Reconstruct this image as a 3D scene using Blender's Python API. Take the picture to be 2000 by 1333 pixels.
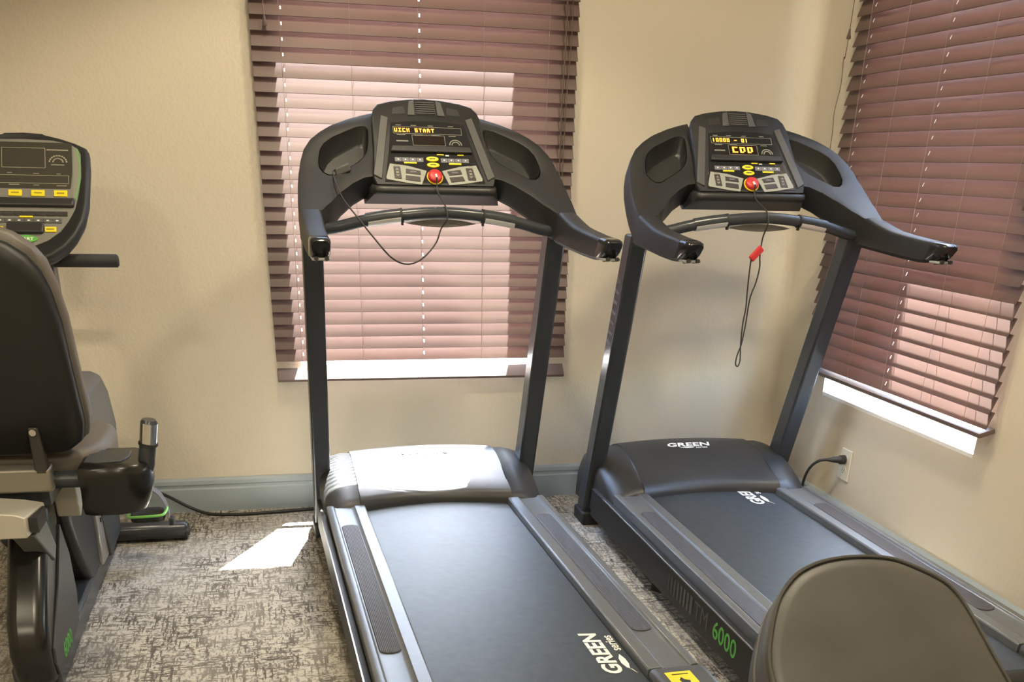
import bpy, bmesh, math, random
from mathutils import Vector, Matrix
random.seed(7)
for o in list(bpy.data.objects): bpy.data.objects.remove(o)
SC = bpy.context.scene
COL = SC.collection

# ------------------------------------------------------------------ camera
F_PX, YAW, PITCH, ROLL, CAM_H, PPY = 1940.16, 13.426, 26.660, 1.511, 1.2558, 1289.9
def cam_axes():
    y, p, r = (math.radians(a) for a in (YAW, PITCH, ROLL))
    fwd = Vector((math.sin(y)*math.cos(p), math.cos(y)*math.cos(p), -math.sin(p)))
    right = Vector((math.cos(y), -math.sin(y), 0)); up = right.cross(fwd)
    return right*math.cos(r)+up*math.sin(r), up*math.cos(r)-right*math.sin(r), fwd
cd = bpy.data.cameras.new('camera'); cam = bpy.data.objects.new('camera', cd); COL.objects.link(cam)
r_, u_, w_ = cam_axes()
cam.matrix_world = Matrix(((r_.x, u_.x, -w_.x, 0), (r_.y, u_.y, -w_.y, 0), (r_.z, u_.z, -w_.z, CAM_H), (0, 0, 0, 1)))
cd.sensor_width = 36; cd.lens = F_PX/2000*36; cd.shift_y = (PPY-666.5)/2000; cd.clip_start = .02
SC.camera = cam

# ------------------------------------------------------------------ light
SUN_DIR = Vector((-.5, -1.0, -2.42)).normalized()
world = bpy.data.worlds.new('world'); SC.world = world; world.use_nodes = True
wn = world.node_tree; bg = wn.nodes['Background']
sky = wn.nodes.new('ShaderNodeTexSky'); sky.sky_type = 'NISHITA'; sky.sun_disc = False
sky.sun_elevation = math.asin(-SUN_DIR.z); sky.sun_rotation = math.atan2(.5, 1.0)
wn.links.new(sky.outputs[0], bg.inputs[0]); bg.inputs[1].default_value = 3.6
sd = bpy.data.lights.new('sun', 'SUN'); sd.energy = 88; sd.angle = math.radians(.53); sd.color = (1, .97, .94)
sun = bpy.data.objects.new('sun', sd); COL.objects.link(sun); sun.location = (2, 6, 6)
sun.rotation_euler = SUN_DIR.to_track_quat('-Z', 'Y').to_euler()
LAMP_POWER, LAMP_COL = 75, (1.0, .87, .63)
vs = SC.view_settings; vs.view_transform = 'Standard'; vs.look = 'None'; vs.gamma = 1; vs.use_curve_mapping = False
vs.exposure = 0.72

# ------------------------------------------------------------------ materials
MATS = {}
def mat(name, col, rough=.5, metal=0, spec=.5, bump=None, var=None, emit=None, trans=None, coat=0):
    if name in MATS: return MATS[name]
    m = bpy.data.materials.new(name); m.use_nodes = True; nt = m.node_tree; b = nt.nodes['Principled BSDF']
    b.inputs['Base Color'].default_value = (*col, 1); b.inputs['Roughness'].default_value = rough
    b.inputs['Metallic'].default_value = metal; b.inputs['Specular IOR Level'].default_value = spec
    b.inputs['Coat Weight'].default_value = coat
    tc = nt.nodes.new('ShaderNodeTexCoord')
    if var:       # (scale, amount)
        n = nt.nodes.new('ShaderNodeTexNoise'); n.inputs['Scale'].default_value = var[0]; n.inputs['Detail'].default_value = 5
        nt.links.new(tc.outputs['Object'], n.inputs['Vector'])
        mx = nt.nodes.new('ShaderNodeMix'); mx.data_type = 'RGBA'
        a = var[1]
        mx.inputs[6].default_value = (*[c*(1-a) for c in col], 1); mx.inputs[7].default_value = (*[min(1, c*(1+a)) for c in col], 1)
        nt.links.new(n.outputs['Fac'], mx.inputs[0]); nt.links.new(mx.outputs[2], b.inputs['Base Color'])
    if bump:      # (scale, strength, distance)
        n = nt.nodes.new('ShaderNodeTexNoise'); n.inputs['Scale'].default_value = bump[0]; n.inputs['Detail'].default_value = 4
        nt.links.new(tc.outputs['Object'], n.inputs['Vector'])
        bp = nt.nodes.new('ShaderNodeBump'); bp.inputs['Strength'].default_value = bump[1]; bp.inputs['Distance'].default_value = bump[2]
        nt.links.new(n.outputs['Fac'], bp.inputs['Height']); nt.links.new(bp.outputs[0], b.inputs['Normal'])
    if emit:
        b.inputs['Emission Color'].default_value = (*emit[0], 1); b.inputs['Emission Strength'].default_value = emit[1]
    if trans:     # (colour, factor): thin slat that lets some light through
        t = nt.nodes.new('ShaderNodeBsdfTranslucent'); t.inputs[0].default_value = (*trans[0], 1)
        ms = nt.nodes.new('ShaderNodeMixShader'); ms.inputs[0].default_value = trans[1]
        nt.links.new(b.outputs[0], ms.inputs[1]); nt.links.new(t.outputs[0], ms.inputs[2])
        nt.links.new(ms.outputs[0], nt.nodes['Material Output'].inputs[0])
    MATS[name] = m; return m

PLASTIC = mat('black_plastic', (.026, .026, .027), .40, bump=(900, .15, .0006))
CHAR = mat('charcoal_plastic', (.015, .015, .016), .52, bump=(900, .2, .0006))
GLOSSBLK = mat('gloss_black', (.018, .018, .02), .16)
SATIN = mat('satin_black_metal', (.036, .041, .049), .27)  # black lifted and blued, so lens haze is mixed into the colour
RUBBER = mat('rubber', (.02, .02, .02), .7)
DARKCUP = mat('cup_plastic', (.022, .022, .022), .38)
SIDEGREY = mat('side_strip_grey', (.075, .075, .075), .45)
BELT = mat('belt', (.034, .042, .050), .47, bump=(700, .35, .001), var=(38, .45))
RAILMAT = mat('rail_metal', (.15, .16, .175), .34, metal=.35, var=(30, .12))
SILVER = mat('silver', (.62, .61, .58), .25, metal=.9)
CHROME = mat('chrome', (.75, .74, .71), .12, metal=1)
ALU = mat('aluminium', (.24, .225, .19), .42, metal=.5)
BUTTON_GREY = mat('button_panel_grey', (.30, .31, .28), .5)
KEYGREY = mat('key_grey', (.16, .16, .19), .5)
KEYDARK = mat('key_dark', (.045, .04, .04), .4)
YELLOW = mat('yellow_print', (.80, .66, .02), .5)
WHITEP = mat('white_print', (.82, .82, .78), .6)
LINEP = mat('pale_line_print', (.23, .23, .19), .6)
GREENP = mat('green_print', (.10, .42, .07), .5)
DIMP = mat('dim_print', (.075, .075, .07), .5)
RED = mat('red_plastic', (.55, .03, .035), .4)
LED = mat('led_orange', (.4, .12, .01), .5, emit=((1.0, .36, .04), 2.2))
LEDDIM = mat('led_window', (.012, .006, .005), .25)
VINYL = mat('brown_vinyl', (.068, .066, .061), .45, bump=(260, .3, .001), var=(11, .3))
PADBROWN = mat('pad_vinyl', (.115, .10, .085), .5, bump=(300, .2, .001))
WHITEPAINT = mat('white_paint', (.80, .79, .76), .5)
IVORY = mat('ivory_plastic', (.72, .69, .60), .4)
BASEM = mat('baseboard_paint', (.32, .375, .415), .45)  # grey-blue paint, made paler to carry lens flare in the colour
CORDM = mat('cord_rubber', (.025, .025, .025), .55)
LADDER = mat('ladder_string', (.30, .23, .19), .8)
TASSEL = mat('tassel', (.10, .065, .045), .5)
SLAT = mat('slat_brown', (.130, .086, .074), .42, var=(14, .10), bump=(120, .1, .0005), trans=((.62, .36, .30), .16))
RAILBROWN = mat('rail_brown', (.15, .105, .092), .45, var=(14, .1))
CEILM = mat('ceiling_paint', (.74, .72, .67), .8, bump=(60, .3, .002))

def wall_material():
    m = bpy.data.materials.new('wall_plaster'); m.use_nodes = True; nt = m.node_tree; b = nt.nodes['Principled BSDF']
    b.inputs['Base Color'].default_value = (.62, .56, .455, 1); b.inputs['Roughness'].default_value = .75
    tc = nt.nodes.new('ShaderNodeTexCoord')
    n1 = nt.nodes.new('ShaderNodeTexNoise'); n1.inputs['Scale'].default_value = 95; n1.inputs['Detail'].default_value = 4
    n2 = nt.nodes.new('ShaderNodeTexNoise'); n2.inputs['Scale'].default_value = 28; n2.inputs['Detail'].default_value = 2
    for n in (n1, n2): nt.links.new(tc.outputs['Object'], n.inputs['Vector'])
    ad = nt.nodes.new('ShaderNodeMath'); ad.operation = 'ADD'
    nt.links.new(n1.outputs['Fac'], ad.inputs[0]); nt.links.new(n2.outputs['Fac'], ad.inputs[1])
    bp = nt.nodes.new('ShaderNodeBump'); bp.inputs['Strength'].default_value = .35; bp.inputs['Distance'].default_value = .004
    nt.links.new(ad.outputs[0], bp.inputs['Height']); nt.links.new(bp.outputs[0], b.inputs['Normal'])
    return m
WALLM = wall_material()

def carpet_material():
    m = bpy.data.materials.new('carpet'); m.use_nodes = True; nt = m.node_tree; b = nt.nodes['Principled BSDF']
    b.inputs['Roughness'].default_value = .95; b.inputs['Specular IOR Level'].default_value = .1
    tc = nt.nodes.new('ShaderNodeTexCoord')
    sn = nt.nodes.new('ShaderNodeVectorMath'); sn.operation = 'SNAP'; sn.inputs[1].default_value = (.0036, .0036, 1)   # woven cells
    nt.links.new(tc.outputs['Object'], sn.inputs[0])
    def streak(sx, sy, lo, hi, det=3):
        mp = nt.nodes.new('ShaderNodeMapping'); mp.inputs['Scale'].default_value = (sx, sy, 1); mp.inputs['Location'].default_value = (sx*.37, sy*.21, .5)
        nt.links.new(sn.outputs[0], mp.inputs[0])
        n = nt.nodes.new('ShaderNodeTexNoise'); n.inputs['Scale'].default_value = 1; n.inputs['Detail'].default_value = det; n.inputs['Roughness'].default_value = .6
        nt.links.new(mp.outputs[0], n.inputs['Vector'])
        rp = nt.nodes.new('ShaderNodeMapRange'); rp.inputs[1].default_value = lo; rp.inputs[2].default_value = hi
        nt.links.new(n.outputs['Fac'], rp.inputs[0]); return rp.outputs[0]
    def mth(op, a, c):
        q = nt.nodes.new('ShaderNodeMath'); q.operation = op; q.use_clamp = True
        for i, s in enumerate((a, c)):
            if isinstance(s, (int, float)): q.inputs[i].default_value = s
            else: nt.links.new(s, q.inputs[i])
        return q.outputs[0]
    h = streak(17, 120, .54, .59); v = streak(120, 15, .53, .58)
    h2 = streak(48, 150, .55, .60); v2 = streak(150, 48, .55, .60)
    big = streak(5, 4, .36, .62, 2)
    lines = mth('MAXIMUM', mth('MAXIMUM', h, v), mth('MULTIPLY', mth('MAXIMUM', h2, v2), .8))
    fac = mth('MULTIPLY', lines, mth('ADD', mth('MULTIPLY', big, .45), .5))
    mx = nt.nodes.new('ShaderNodeMix'); mx.data_type = 'RGBA'
    mx.inputs[6].default_value = (.54, .51, .45, 1); mx.inputs[7].default_value = (.105, .092, .082, 1)
    nt.links.new(fac, mx.inputs[0]); nt.links.new(mx.outputs[2], b.inputs['Base Color'])
    n = nt.nodes.new('ShaderNodeTexNoise'); n.inputs['Scale'].default_value = 420; nt.links.new(tc.outputs['Object'], n.inputs['Vector'])
    bp = nt.nodes.new('ShaderNodeBump'); bp.inputs['Strength'].default_value = .6; bp.inputs['Distance'].default_value = .004
    nt.links.new(n.outputs['Fac'], bp.inputs['Height']); nt.links.new(bp.outputs[0], b.inputs['Normal'])
    return m
CARPET = carpet_material()

def ribbed_material():
    m = bpy.data.materials.new('ribbed_strip'); m.use_nodes = True; nt = m.node_tree; b = nt.nodes['Principled BSDF']
    b.inputs['Base Color'].default_value = (.060, .055, .058, 1); b.inputs['Roughness'].default_value = .5
    tc = nt.nodes.new('ShaderNodeTexCoord'); wv = nt.nodes.new('ShaderNodeTexWave'); wv.wave_type = 'BANDS'; wv.bands_direction = 'X'
    wv.inputs['Scale'].default_value = 72; wv.inputs['Distortion'].default_value = 0
    nt.links.new(tc.outputs['Object'], wv.inputs['Vector'])
    bp = nt.nodes.new('ShaderNodeBump'); bp.inputs['Strength'].default_value = .9; bp.inputs['Distance'].default_value = .0015
    nt.links.new(wv.outputs['Fac'], bp.inputs['Height']); nt.links.new(bp.outputs[0], b.inputs['Normal'])
    return m
RIBBED = ribbed_material()

def glass_material():
    m = bpy.data.materials.new('window_glass'); m.use_nodes = True; nt = m.node_tree; nt.nodes.remove(nt.nodes['Principled BSDF'])
    t = nt.nodes.new('ShaderNodeBsdfTransparent'); t.inputs[0].default_value = (.95, .97, .96, 1)
    g = nt.nodes.new('ShaderNodeBsdfGlossy'); g.inputs['Roughness'].default_value = .02
    ms = nt.nodes.new('ShaderNodeMixShader'); ms.inputs[0].default_value = .07
    nt.links.new(t.outputs[0], ms.inputs[1]); nt.links.new(g.outputs[0], ms.inputs[2])
    nt.links.new(ms.outputs[0], nt.nodes['Material Output'].inputs[0]); return m
GLASS = glass_material()

# ------------------------------------------------------------------ mesh helpers
class MB:
    def __init__(s): s.v = []; s.f = []
    def add(s, vs_, fs):
        k = len(s.v); s.v += [tuple(p) for p in vs_]; s.f += [tuple(i+k for i in f) for f in fs]; return s
    def box(s, x0, x1, y0, y1, z0, z1):
        return s.add([(x0, y0, z0), (x1, y0, z0), (x1, y1, z0), (x0, y1, z0), (x0, y0, z1), (x1, y0, z1), (x1, y1, z1), (x0, y1, z1)],
                     [(0, 3, 2, 1), (4, 5, 6, 7), (0, 1, 5, 4), (1, 2, 6, 5), (2, 3, 7, 6), (3, 0, 4, 7)])
    def prism(s, a, b):           # two matching loops
        n = len(a); return s.add(list(a)+list(b), [tuple(range(n))[::-1], tuple(range(n, 2*n))] + [(i, (i+1) % n, n+(i+1) % n, n+i) for i in range(n)])
    def loft(s, secs, closed=True, caps=True):
        n = len(secs[0]); k = []; fs = []
        for q in secs: k += list(q)
        for j in range(len(secs)-1):
            for i in range(n if closed else n-1):
                i2 = (i+1) % n; fs.append((j*n+i, j*n+i2, (j+1)*n+i2, (j+1)*n+i))
        if caps and closed: fs += [tuple(range(n))[::-1], tuple(range((len(secs)-1)*n, len(secs)*n))]
        return s.add(k, fs)
    def tube(s, path, r, seg=10, caps=True):
        P = [Vector(p) for p in path]; secs = []; N = len(P)
        rr = r if isinstance(r, (list, tuple)) else [r]*N
        t0 = (P[1]-P[0]).normalized(); ref = Vector((0, 0, 1)) if abs(t0.z) < .9 else Vector((1, 0, 0))
        a = t0.cross(ref).normalized()
        for i in range(N):
            t = (P[min(i+1, N-1)]-P[max(i-1, 0)]).normalized()
            a = (a-t*a.dot(t)).normalized(); b = t.cross(a)
            secs.append([P[i]+(a*math.cos(2*math.pi*k/seg)+b*math.sin(2*math.pi*k/seg))*rr[i] for k in range(seg)])
        return s.loft(secs, True, caps)
    def xf(s, M):
        s.v = [tuple(M @ Vector(p)) for p in s.v]; return s
    def mirror_x(s):
        s.v = [(-x, y, z) for x, y, z in s.v]; s.f = [f[::-1] for f in s.f]; return s
    def shift(s, d):
        s.v = [(x+d[0], y+d[1], z+d[2]) for x, y, z in s.v]; return s
    def mesh(s, name, m, smooth=35):
        me = bpy.data.meshes.new(name); me.from_pydata(s.v, [], s.f)
        bm = bmesh.new(); bm.from_mesh(me); bmesh.ops.recalc_face_normals(bm, faces=bm.faces); bm.to_mesh(me); bm.free()
        me.materials.append(m)
        if smooth:
            me.polygons.foreach_set('use_smooth', [True]*len(me.polygons)); me.set_sharp_from_angle(angle=math.radians(smooth))
        me.update(); return me
def spline(pts, n=8):            # Catmull-Rom through points
    P = [Vector(p) for p in pts]; out = []
    for i in range(len(P)-1):
        a = P[max(i-1, 0)]; b = P[i]; c = P[i+1]; d = P[min(i+2, len(P)-1)]
        for k in range(n):
            t = k/n; out.append(.5*((2*b)+(c-a)*t+(2*a-5*b+4*c-d)*t*t+(3*b-a-3*c+d)*t**3))
    out.append(P[-1]); return out
def link(name, me, parent=None, bevel=0, seg=2):
    o = bpy.data.objects.new(name, me); COL.objects.link(o)
    if parent is not None: o.parent = parent
    if bevel:
        bv = o.modifiers.new('bevel', 'BEVEL'); bv.width = bevel; bv.segments = seg; bv.limit_method = 'ANGLE'; bv.angle_limit = math.radians(35)
        bv.harden_normals = False
    return o
def empty(name, loc=(0, 0, 0), rz=0):
    o = bpy.data.objects.new(name, None); COL.objects.link(o); o.location = loc; o.rotation_euler.z = rz; o.empty_display_size = .1; return o
def tag(o, label, cat, group=None):
    o['label'] = label; o['category'] = cat
    if group: o['group'] = group
    return o
def struct(o, label=None):
    o['kind'] = 'structure'
    if label: o['label'] = label
    return o
def text_mb(body, size, sx=1.0, offset=0.0, shear=0.0):
    c = bpy.data.curves.new('lettering', 'FONT'); c.body = body; c.size = size; c.align_x = 'CENTER'; c.align_y = 'CENTER'
    c.offset = offset; c.shear = shear; c.resolution_u = 3; c.extrude = .0004
    o = bpy.data.objects.new('lettering', c); COL.objects.link(o)
    dg = bpy.context.evaluated_depsgraph_get(); me = bpy.data.meshes.new_from_object(o.evaluated_get(dg))
    mb = MB(); mb.add([(v.co.x*sx, v.co.y, v.co.z) for v in me.vertices], [tuple(p.vertices) for p in me.polygons])
    bpy.data.objects.remove(o); bpy.data.curves.remove(c); bpy.data.meshes.remove(me); return mb
GLYPH = {'U': '101101101101111', 'I': '111010010010111', 'C': '111100100100111', 'K': '101101110101101', 'S': '111100111001111',
         'T': '111010010010010', 'A': '010101111101101', 'R': '110101110101101', '0': '111101101101111', '1': '010010010010010',
         '-': '000000111000000', ' ': '0'*15, 'E': '111100110100111', 'O': '111101101101110'}
def led_mb(body, h, w):          # block characters in the XY plane, left-bottom at 0
    mb = MB(); px = w/3.; py = h/5.; x = 0
    for ch in body:
        for i, b in enumerate(GLYPH[ch]):
            if b == '1':
                cx = x+(i % 3)*px; cy = h-(i//3+1)*py; mb.box(cx+px*.06, cx+px*.94, cy+py*.06, cy+py*.94, 0, .0006)
        x += w*1.36
    return mb

# ------------------------------------------------------------------ room shell
WB, WR, CEIL = 3.927, 2.048, 2.70           # back wall, right wall, ceiling
WL, WF = -2.7, -2.6
THK = .205
BX0, BX1 = .090, 1.016                      # back window opening (x)
RY0, RY1 = 2.600, 3.530                     # right window opening (y)
SILL_B, SILL_R, HEAD = .500, .490, 2.10
struct(link('floor', MB().box(WL, WR, WF, WB, -.06, 0).mesh('floor', CARPET, 0)), 'patterned grey and brown carpet')
struct(link('ceiling', MB().box(WL-.1, WR+THK, WF-.1, WB+THK, CEIL, CEIL+.1).mesh('ceiling', CEILM, 0)))
b = MB()
b.box(WL-.1, BX0, WB, WB+THK, -.06, CEIL).box(BX1, WR+THK, WB, WB+THK, -.06, CEIL).box(BX0, BX1, WB, WB+THK, -.06, SILL_B-.012).box(BX0, BX1, WB, WB+THK, HEAD, CEIL)
struct(link('wall_back', b.mesh('wall_back', WALLM, 0)))
b = MB()
b.box(WR, WR+THK, WF-.1, RY0, -.06, CEIL).box(WR, WR+THK, RY1, WB, -.06, CEIL).box(WR, WR+THK, RY0, RY1, -.06, SILL_R-.012).box(WR, WR+THK, RY0, RY1, HEAD, CEIL)
struct(link('wall_right', b.mesh('wall_right', WALLM, 0)))
struct(link('wall_left', MB().box(WL-.1, WL, WF-.1, WB, -.06, CEIL).mesh('wall_left', WALLM, 0)))
struct(link('wall_front', MB().box(WL, WR, WF-.1, WF, -.06, CEIL).mesh('wall_front', WALLM, 0)))
# rounded inside corner
R = .035; sec = lambda z: [(WR, WB-R, z)]+[(WR-R+R*math.cos(a), WB-R+R*math.sin(a), z) for a in [math.pi/2*k/8 for k in range(9)]]+[(WR+.002, WB+.002, z)]
def corner(z): return [(WR+.003, WB+.003, z)]+[(WR-R+R*math.sin(a)-0, WB-R+R*math.cos(a), z) for a in [math.pi/2*k/8 for k in range(9)]]
struct(link('trim_1', MB().loft([corner(.13), corner(CEIL)]).mesh('trim_1', WALLM, 60)), 'rounded inside corner of the plaster walls')
def base_profile(d): return [(0, 0), (.016*d, 0), (.016*d, .088), (.012*d, .094), (.012*d, .104), (.016*d, .108), (.014*d, .122), (.006*d, .131), (0, .131)]
struct(link('baseboard_back', MB().prism([(WL, WB-x, z) for x, z in base_profile(1)], [(WR, WB-x, z) for x, z in base_profile(1)]).mesh('baseboard_back', BASEM, 20)))
struct(link('baseboard_right', MB().prism([(WR-x, WF, z) for x, z in base_profile(1)], [(WR-x, WB-.016, z) for x, z in base_profile(1)]).mesh('baseboard_right', BASEM, 20)))
struct(link('ground', MB().box(-14, 18, WB+THK+.01, 20, -.35, -.2).box(WR+THK+.01, 18, -14, WB+THK+.01, -.35, -.2).mesh('ground', mat('outdoor_ground', (.34, .30, .25), .9, var=(2, .2)), 0)), 'pale ground outside the windows')

def window(n, along, a0, a1, wall, sill):
    e = struct(empty('window_%d' % n))
    def bx(name, u0, u1, d0, d1, z0, z1, m, bev=0):
        mb = MB().box(u0, u1, wall+d0, wall+d1, z0, z1) if along == 'x' else MB().box(wall+d0, wall+d1, u0, u1, z0, z1)
        return link(name, mb.mesh(name, m, 0), e, bev)
    bx('window_sill', a0, a1, .0, THK-.06, sill-.012, sill, WHITEPAINT)
    mb = MB(); w = .022; d0, d1 = THK-.06, THK-.01
    for (u0, u1, z0, z1) in ((a0, a0+w, sill, HEAD), (a1-w, a1, sill, HEAD), (a0+w, a1-w, sill, sill+w), (a0+w, a1-w, HEAD-w, HEAD)):
        mb.box(u0, u1, wall+d0, wall+d1, z0, z1) if along == 'x' else mb.box(wall+d0, wall+d1, u0, u1, z0, z1)
    link('window_frame', mb.mesh('window_frame', WHITEPAINT, 0), e)
    bx('pane', a0+w, a1-w, THK-.037, THK-.033, sill+w, HEAD-w, GLASS)
    return e
window(1, 'x', BX0, BX1, WB, SILL_B)
window(2, 'y', RY0, RY1, WR, SILL_R)

# ------------------------------------------------------------------ ceiling downlights (the room's lamps, the rear ones added for fill)
def downlight(x, y, label, cone=118, power=LAMP_POWER):
    e = tag(empty('ceiling_light', (x, y, CEIL)), label, 'ceiling light', 'round downlights in the ceiling')
    ring = MB(); n = 28
    ring.loft([[(r*math.cos(2*math.pi*k/n), r*math.sin(2*math.pi*k/n), z) for k in range(n)] for r, z in ((.075, -.001), (.098, -.001), (.098, -.006), (.075, -.010))], True, False)
    link('trim_ring', ring.mesh('trim_ring', WHITEPAINT, 30), e)
    lens = MB().add([(.075*math.cos(2*math.pi*k/n), .075*math.sin(2*math.pi*k/n), -.002) for k in range(n)], [tuple(range(n))])
    link('lens', lens.mesh('lens', mat('lamp_lens', (.9, .85, .7), .5, emit=((1, .82, .55), 8)), 0), e)
    l = bpy.data.lights.new('downlight_lamp', 'SPOT'); l.energy = power; l.color = LAMP_COL; l.spot_size = math.radians(cone); l.spot_blend = .28; l.shadow_soft_size = .12
    lo = bpy.data.objects.new('downlight_lamp', l); COL.objects.link(lo); lo.parent = e; lo.location = (0, 0, -.014)
downlight(.25, 2.75, 'round ceiling downlight nearest the back window')
downlight(1.30, 2.25, 'round ceiling downlight above the right treadmill', 150, LAMP_POWER*1.25)
downlight(.25, .55, 'round ceiling downlight above the middle of the room', 155)
downlight(-1.75, .55, 'round ceiling downlight on the left side of the room', 155)
downlight(.25, -1.5, 'added fill downlight at the far end from the window', 155)  # unseen lamp added to raise the ambient light
downlight(-1.75, -1.5, 'added fill downlight in the far left corner', 155)  # likewise added out of view as fill light

# ------------------------------------------------------------------ blinds
BW, SW, PITCHZ = 1.105, .052, .0435
LADX = (.10, .326, .552, .778, 1.005)
def slat_mesh(TILT):
    mb = MB(); ys = [-SW/2, -.007, .007, SW/2]; holes = (LADX[0], LADX[2])
    xs = [0]
    for h in holes: xs += [h-.0022, h+.0022]
    xs.append(BW); th = .0014
    def pt(x, y, s):
        camb = .0006*(1-(2*y/SW)**2)
        z = camb+s*th
        return (x, y*math.cos(TILT)-z*math.sin(TILT), y*math.sin(TILT)+z*math.cos(TILT))
    yy = [-SW/2, -SW/4, -.006, .006, SW/4, SW/2]; idx = {}; V = []; Fc = []
    def vi(x, y, s):
        k = (round(x, 5), round(y, 5), s)
        if k not in idx: idx[k] = len(V); V.append(pt(x, y, s))
        return idx[k]
    solid = lambda i, j: not (i in (1, 3) and j == 2)
    nx, ny = len(xs)-1, len(yy)-1
    for i in range(nx):
        for j in range(ny):
            if not solid(i, j): continue
            a, b_, c, d = (xs[i], yy[j]), (xs[i+1], yy[j]), (xs[i+1], yy[j+1]), (xs[i], yy[j+1])
            Fc.append([vi(*q, 1) for q in (a, b_, c, d)]); Fc.append([vi(*q, -1) for q in (d, c, b_, a)])
            for (p, q, ni, nj) in ((a, b_, i, j-1), (b_, c, i+1, j), (c, d, i, j+1), (d, a, i-1, j)):
                if not (0 <= ni < nx and 0 <= nj < ny) or not solid(ni, nj):
                    Fc.append([vi(*p, -1), vi(*q, -1), vi(*q, 1), vi(*p, 1)])
    mb.add(V, Fc); return mb.mesh('slat', SLAT, 30)
def blind(label, origin, rz, z_low_ref, z_bottom, rail_tilt, side, gap, TILT):
    SLATM = slat_mesh(TILT)
    e = tag(empty('window_blind', origin, rz), label, 'window blind', 'brown slatted blinds over the windows')
    half = SW/2*math.sin(TILT)
    z = z_low_ref
    while z-PITCHZ > z_bottom+gap: z -= PITCHZ
    top = z
    while top < 2.22:
        s = link('slat', SLATM, e); s.location = (random.uniform(-.0012, .0012), 0, top+half)
        s.rotation_euler.x = random.uniform(-.012, .012)
        top += PITCHZ
    # bottom rail, a little less tilted than the slats
    rt = math.radians(rail_tilt); rw = .052
    q = [(-rw/2, -.007), (rw/2, -.007), (rw/2, .007), (-rw/2, .007)]
    prof = [(y*math.cos(rt)-zz*math.sin(rt), y*math.sin(rt)+zz*math.cos(rt)) for y, zz in q]
    zc = z_bottom-min(p[1] for p in prof)
    link('bottom_rail', MB().prism([(0, y, zc+zz) for y, zz in prof], [(BW, y, zc+zz) for y, zz in prof]).mesh('bottom_rail', RAILBROWN, 0), e, .002)
    link('head_rail', MB().box(0, BW, -.028, .028, 2.25, 2.305).mesh('head_rail', RAILBROWN, 0), e, .002)
    link('valance', MB().box(-.012, BW+.012, -.042, -.030, 2.235, 2.31).mesh('valance', RAILBROWN, 0), e, .003)
    yf = -SW/2*math.cos(TILT)-.0022
    for x in LADX:
        mb = MB().tube([(x-.006, yf, z_bottom+.01), (x-.006, yf, 2.25)], .0007, 5).tube([(x+.006, -yf+.001, z_bottom+.02), (x+.006, -yf+.001, 2.25)], .0007, 5)
        link('ladder_cord', mb.mesh('ladder_cord', LADDER, 40), e)
    yc = yf-.012
    def tassel(x, zt, y=yc):
        mb = MB().tube([(x, y, zt+.03), (x, y, zt+.018), (x, y, zt+.004), (x, y, zt)], [.0028, .0045, .0078, .006], 10)
        link('tassel', mb.mesh('tassel', TASSEL, 40), e)
    if side == 'back':
        for dx, w in ((0, .0), (.016, .004)):
            link('lift_cord', MB().tube(spline([(1.052+dx, yc, 2.25), (1.056+dx+w, yc, 1.7), (1.050+dx, yc, 1.45), (1.050+dx-w, yc, 1.21)]), .0018 if dx else .0026, 6).mesh('lift_cord', TASSEL, 40), e)
            tassel(1.050+dx-w, 1.17)
        link('tilt_cord', MB().tube([(.045, yc, 2.25), (.048, yc, 1.66)], .001, 6).mesh('tilt_cord', LADDER, 40), e); tassel(.048, 1.628)
    else:
        link('lift_cord', MB().tube(spline([(-.006, yc, 2.25), (-.012, yc, 1.66), (-.024, yc, 1.60), (-.016, yc, 1.52), (-.034, yc, 1.44), (-.026, yc, 1.36), (-.03, yc, 1.22)]), .0013, 6).mesh('lift_cord', TASSEL, 40), e)
        tassel(-.012, 1.655); tassel(-.03, 1.19)
        link('tilt_cord', MB().tube([(1.07, yc, 2.25), (1.07, yc, 1.2)], .0022, 6).mesh('tilt_cord', TASSEL, 40), e); tassel(1.07, 1.17)
    return e
blind('dark brown slatted window blind behind the left treadmill, sunlit in the middle', (.0, WB-.037, 0), 0, .572, .497, 47, 'back', .032, math.radians(63.0))
blind('dark brown slatted window blind on the right-hand wall', (WR-.037, 3.617, 0), -math.pi/2, .8485, .562, 16, 'right', .020, math.radians(70))

# ------------------------------------------------------------------ treadmills
CACHE = {}
def part(name, parent, key, fn, m, bevel=0, seg=2, smooth=35):
    if key not in CACHE: CACHE[key] = fn().mesh(name, m, smooth)
    return link(name, CACHE[key], parent, bevel, seg)
CO, CV, CN = Vector((0, .575, 1.19)), Vector((0, .65, .76)), Vector((0, -.76, .65))
def cf(u, v, n=0): return CO+Vector((u, 0, 0))+CV*v+CN*n
def cplate(poly, n0, n1): return MB().prism([cf(u, v, n0) for u, v in poly], [cf(u, v, n1) for u, v in poly])
def rect(u0, u1, v0, v1): return [(u0, v0), (u1, v0), (u1, v1), (u0, v1)]
def ellipse(cu, cv, a, b_, n=22): return [(cu+a*math.cos(2*math.pi*k/n), cv+b_*math.sin(2*math.pi*k/n)) for k in range(n)]
CMAT = Matrix(((1, 0, 0, 0), (0, CV.y, CN.y, 0), (0, CV.z, CN.z, 0), (0, 0, 0, 1)))
def con_text(mb, u, v, n): return mb.xf(Matrix.Translation(cf(u, v, n)) @ CMAT)
YK = (.40, .44, .475, .55, .628, .744, .805, .86); ZK = (1.105, 1.113, 1.122, 1.168, 1.228, 1.338, 1.385, 1.425)
def gz(y):
    if y <= YK[0]: return ZK[0]
    for i in range(len(YK)-1):
        if y <= YK[i+1]: return ZK[i]+(ZK[i+1]-ZK[i])*(y-YK[i])/(YK[i+1]-YK[i])
    return ZK[-1]
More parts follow.
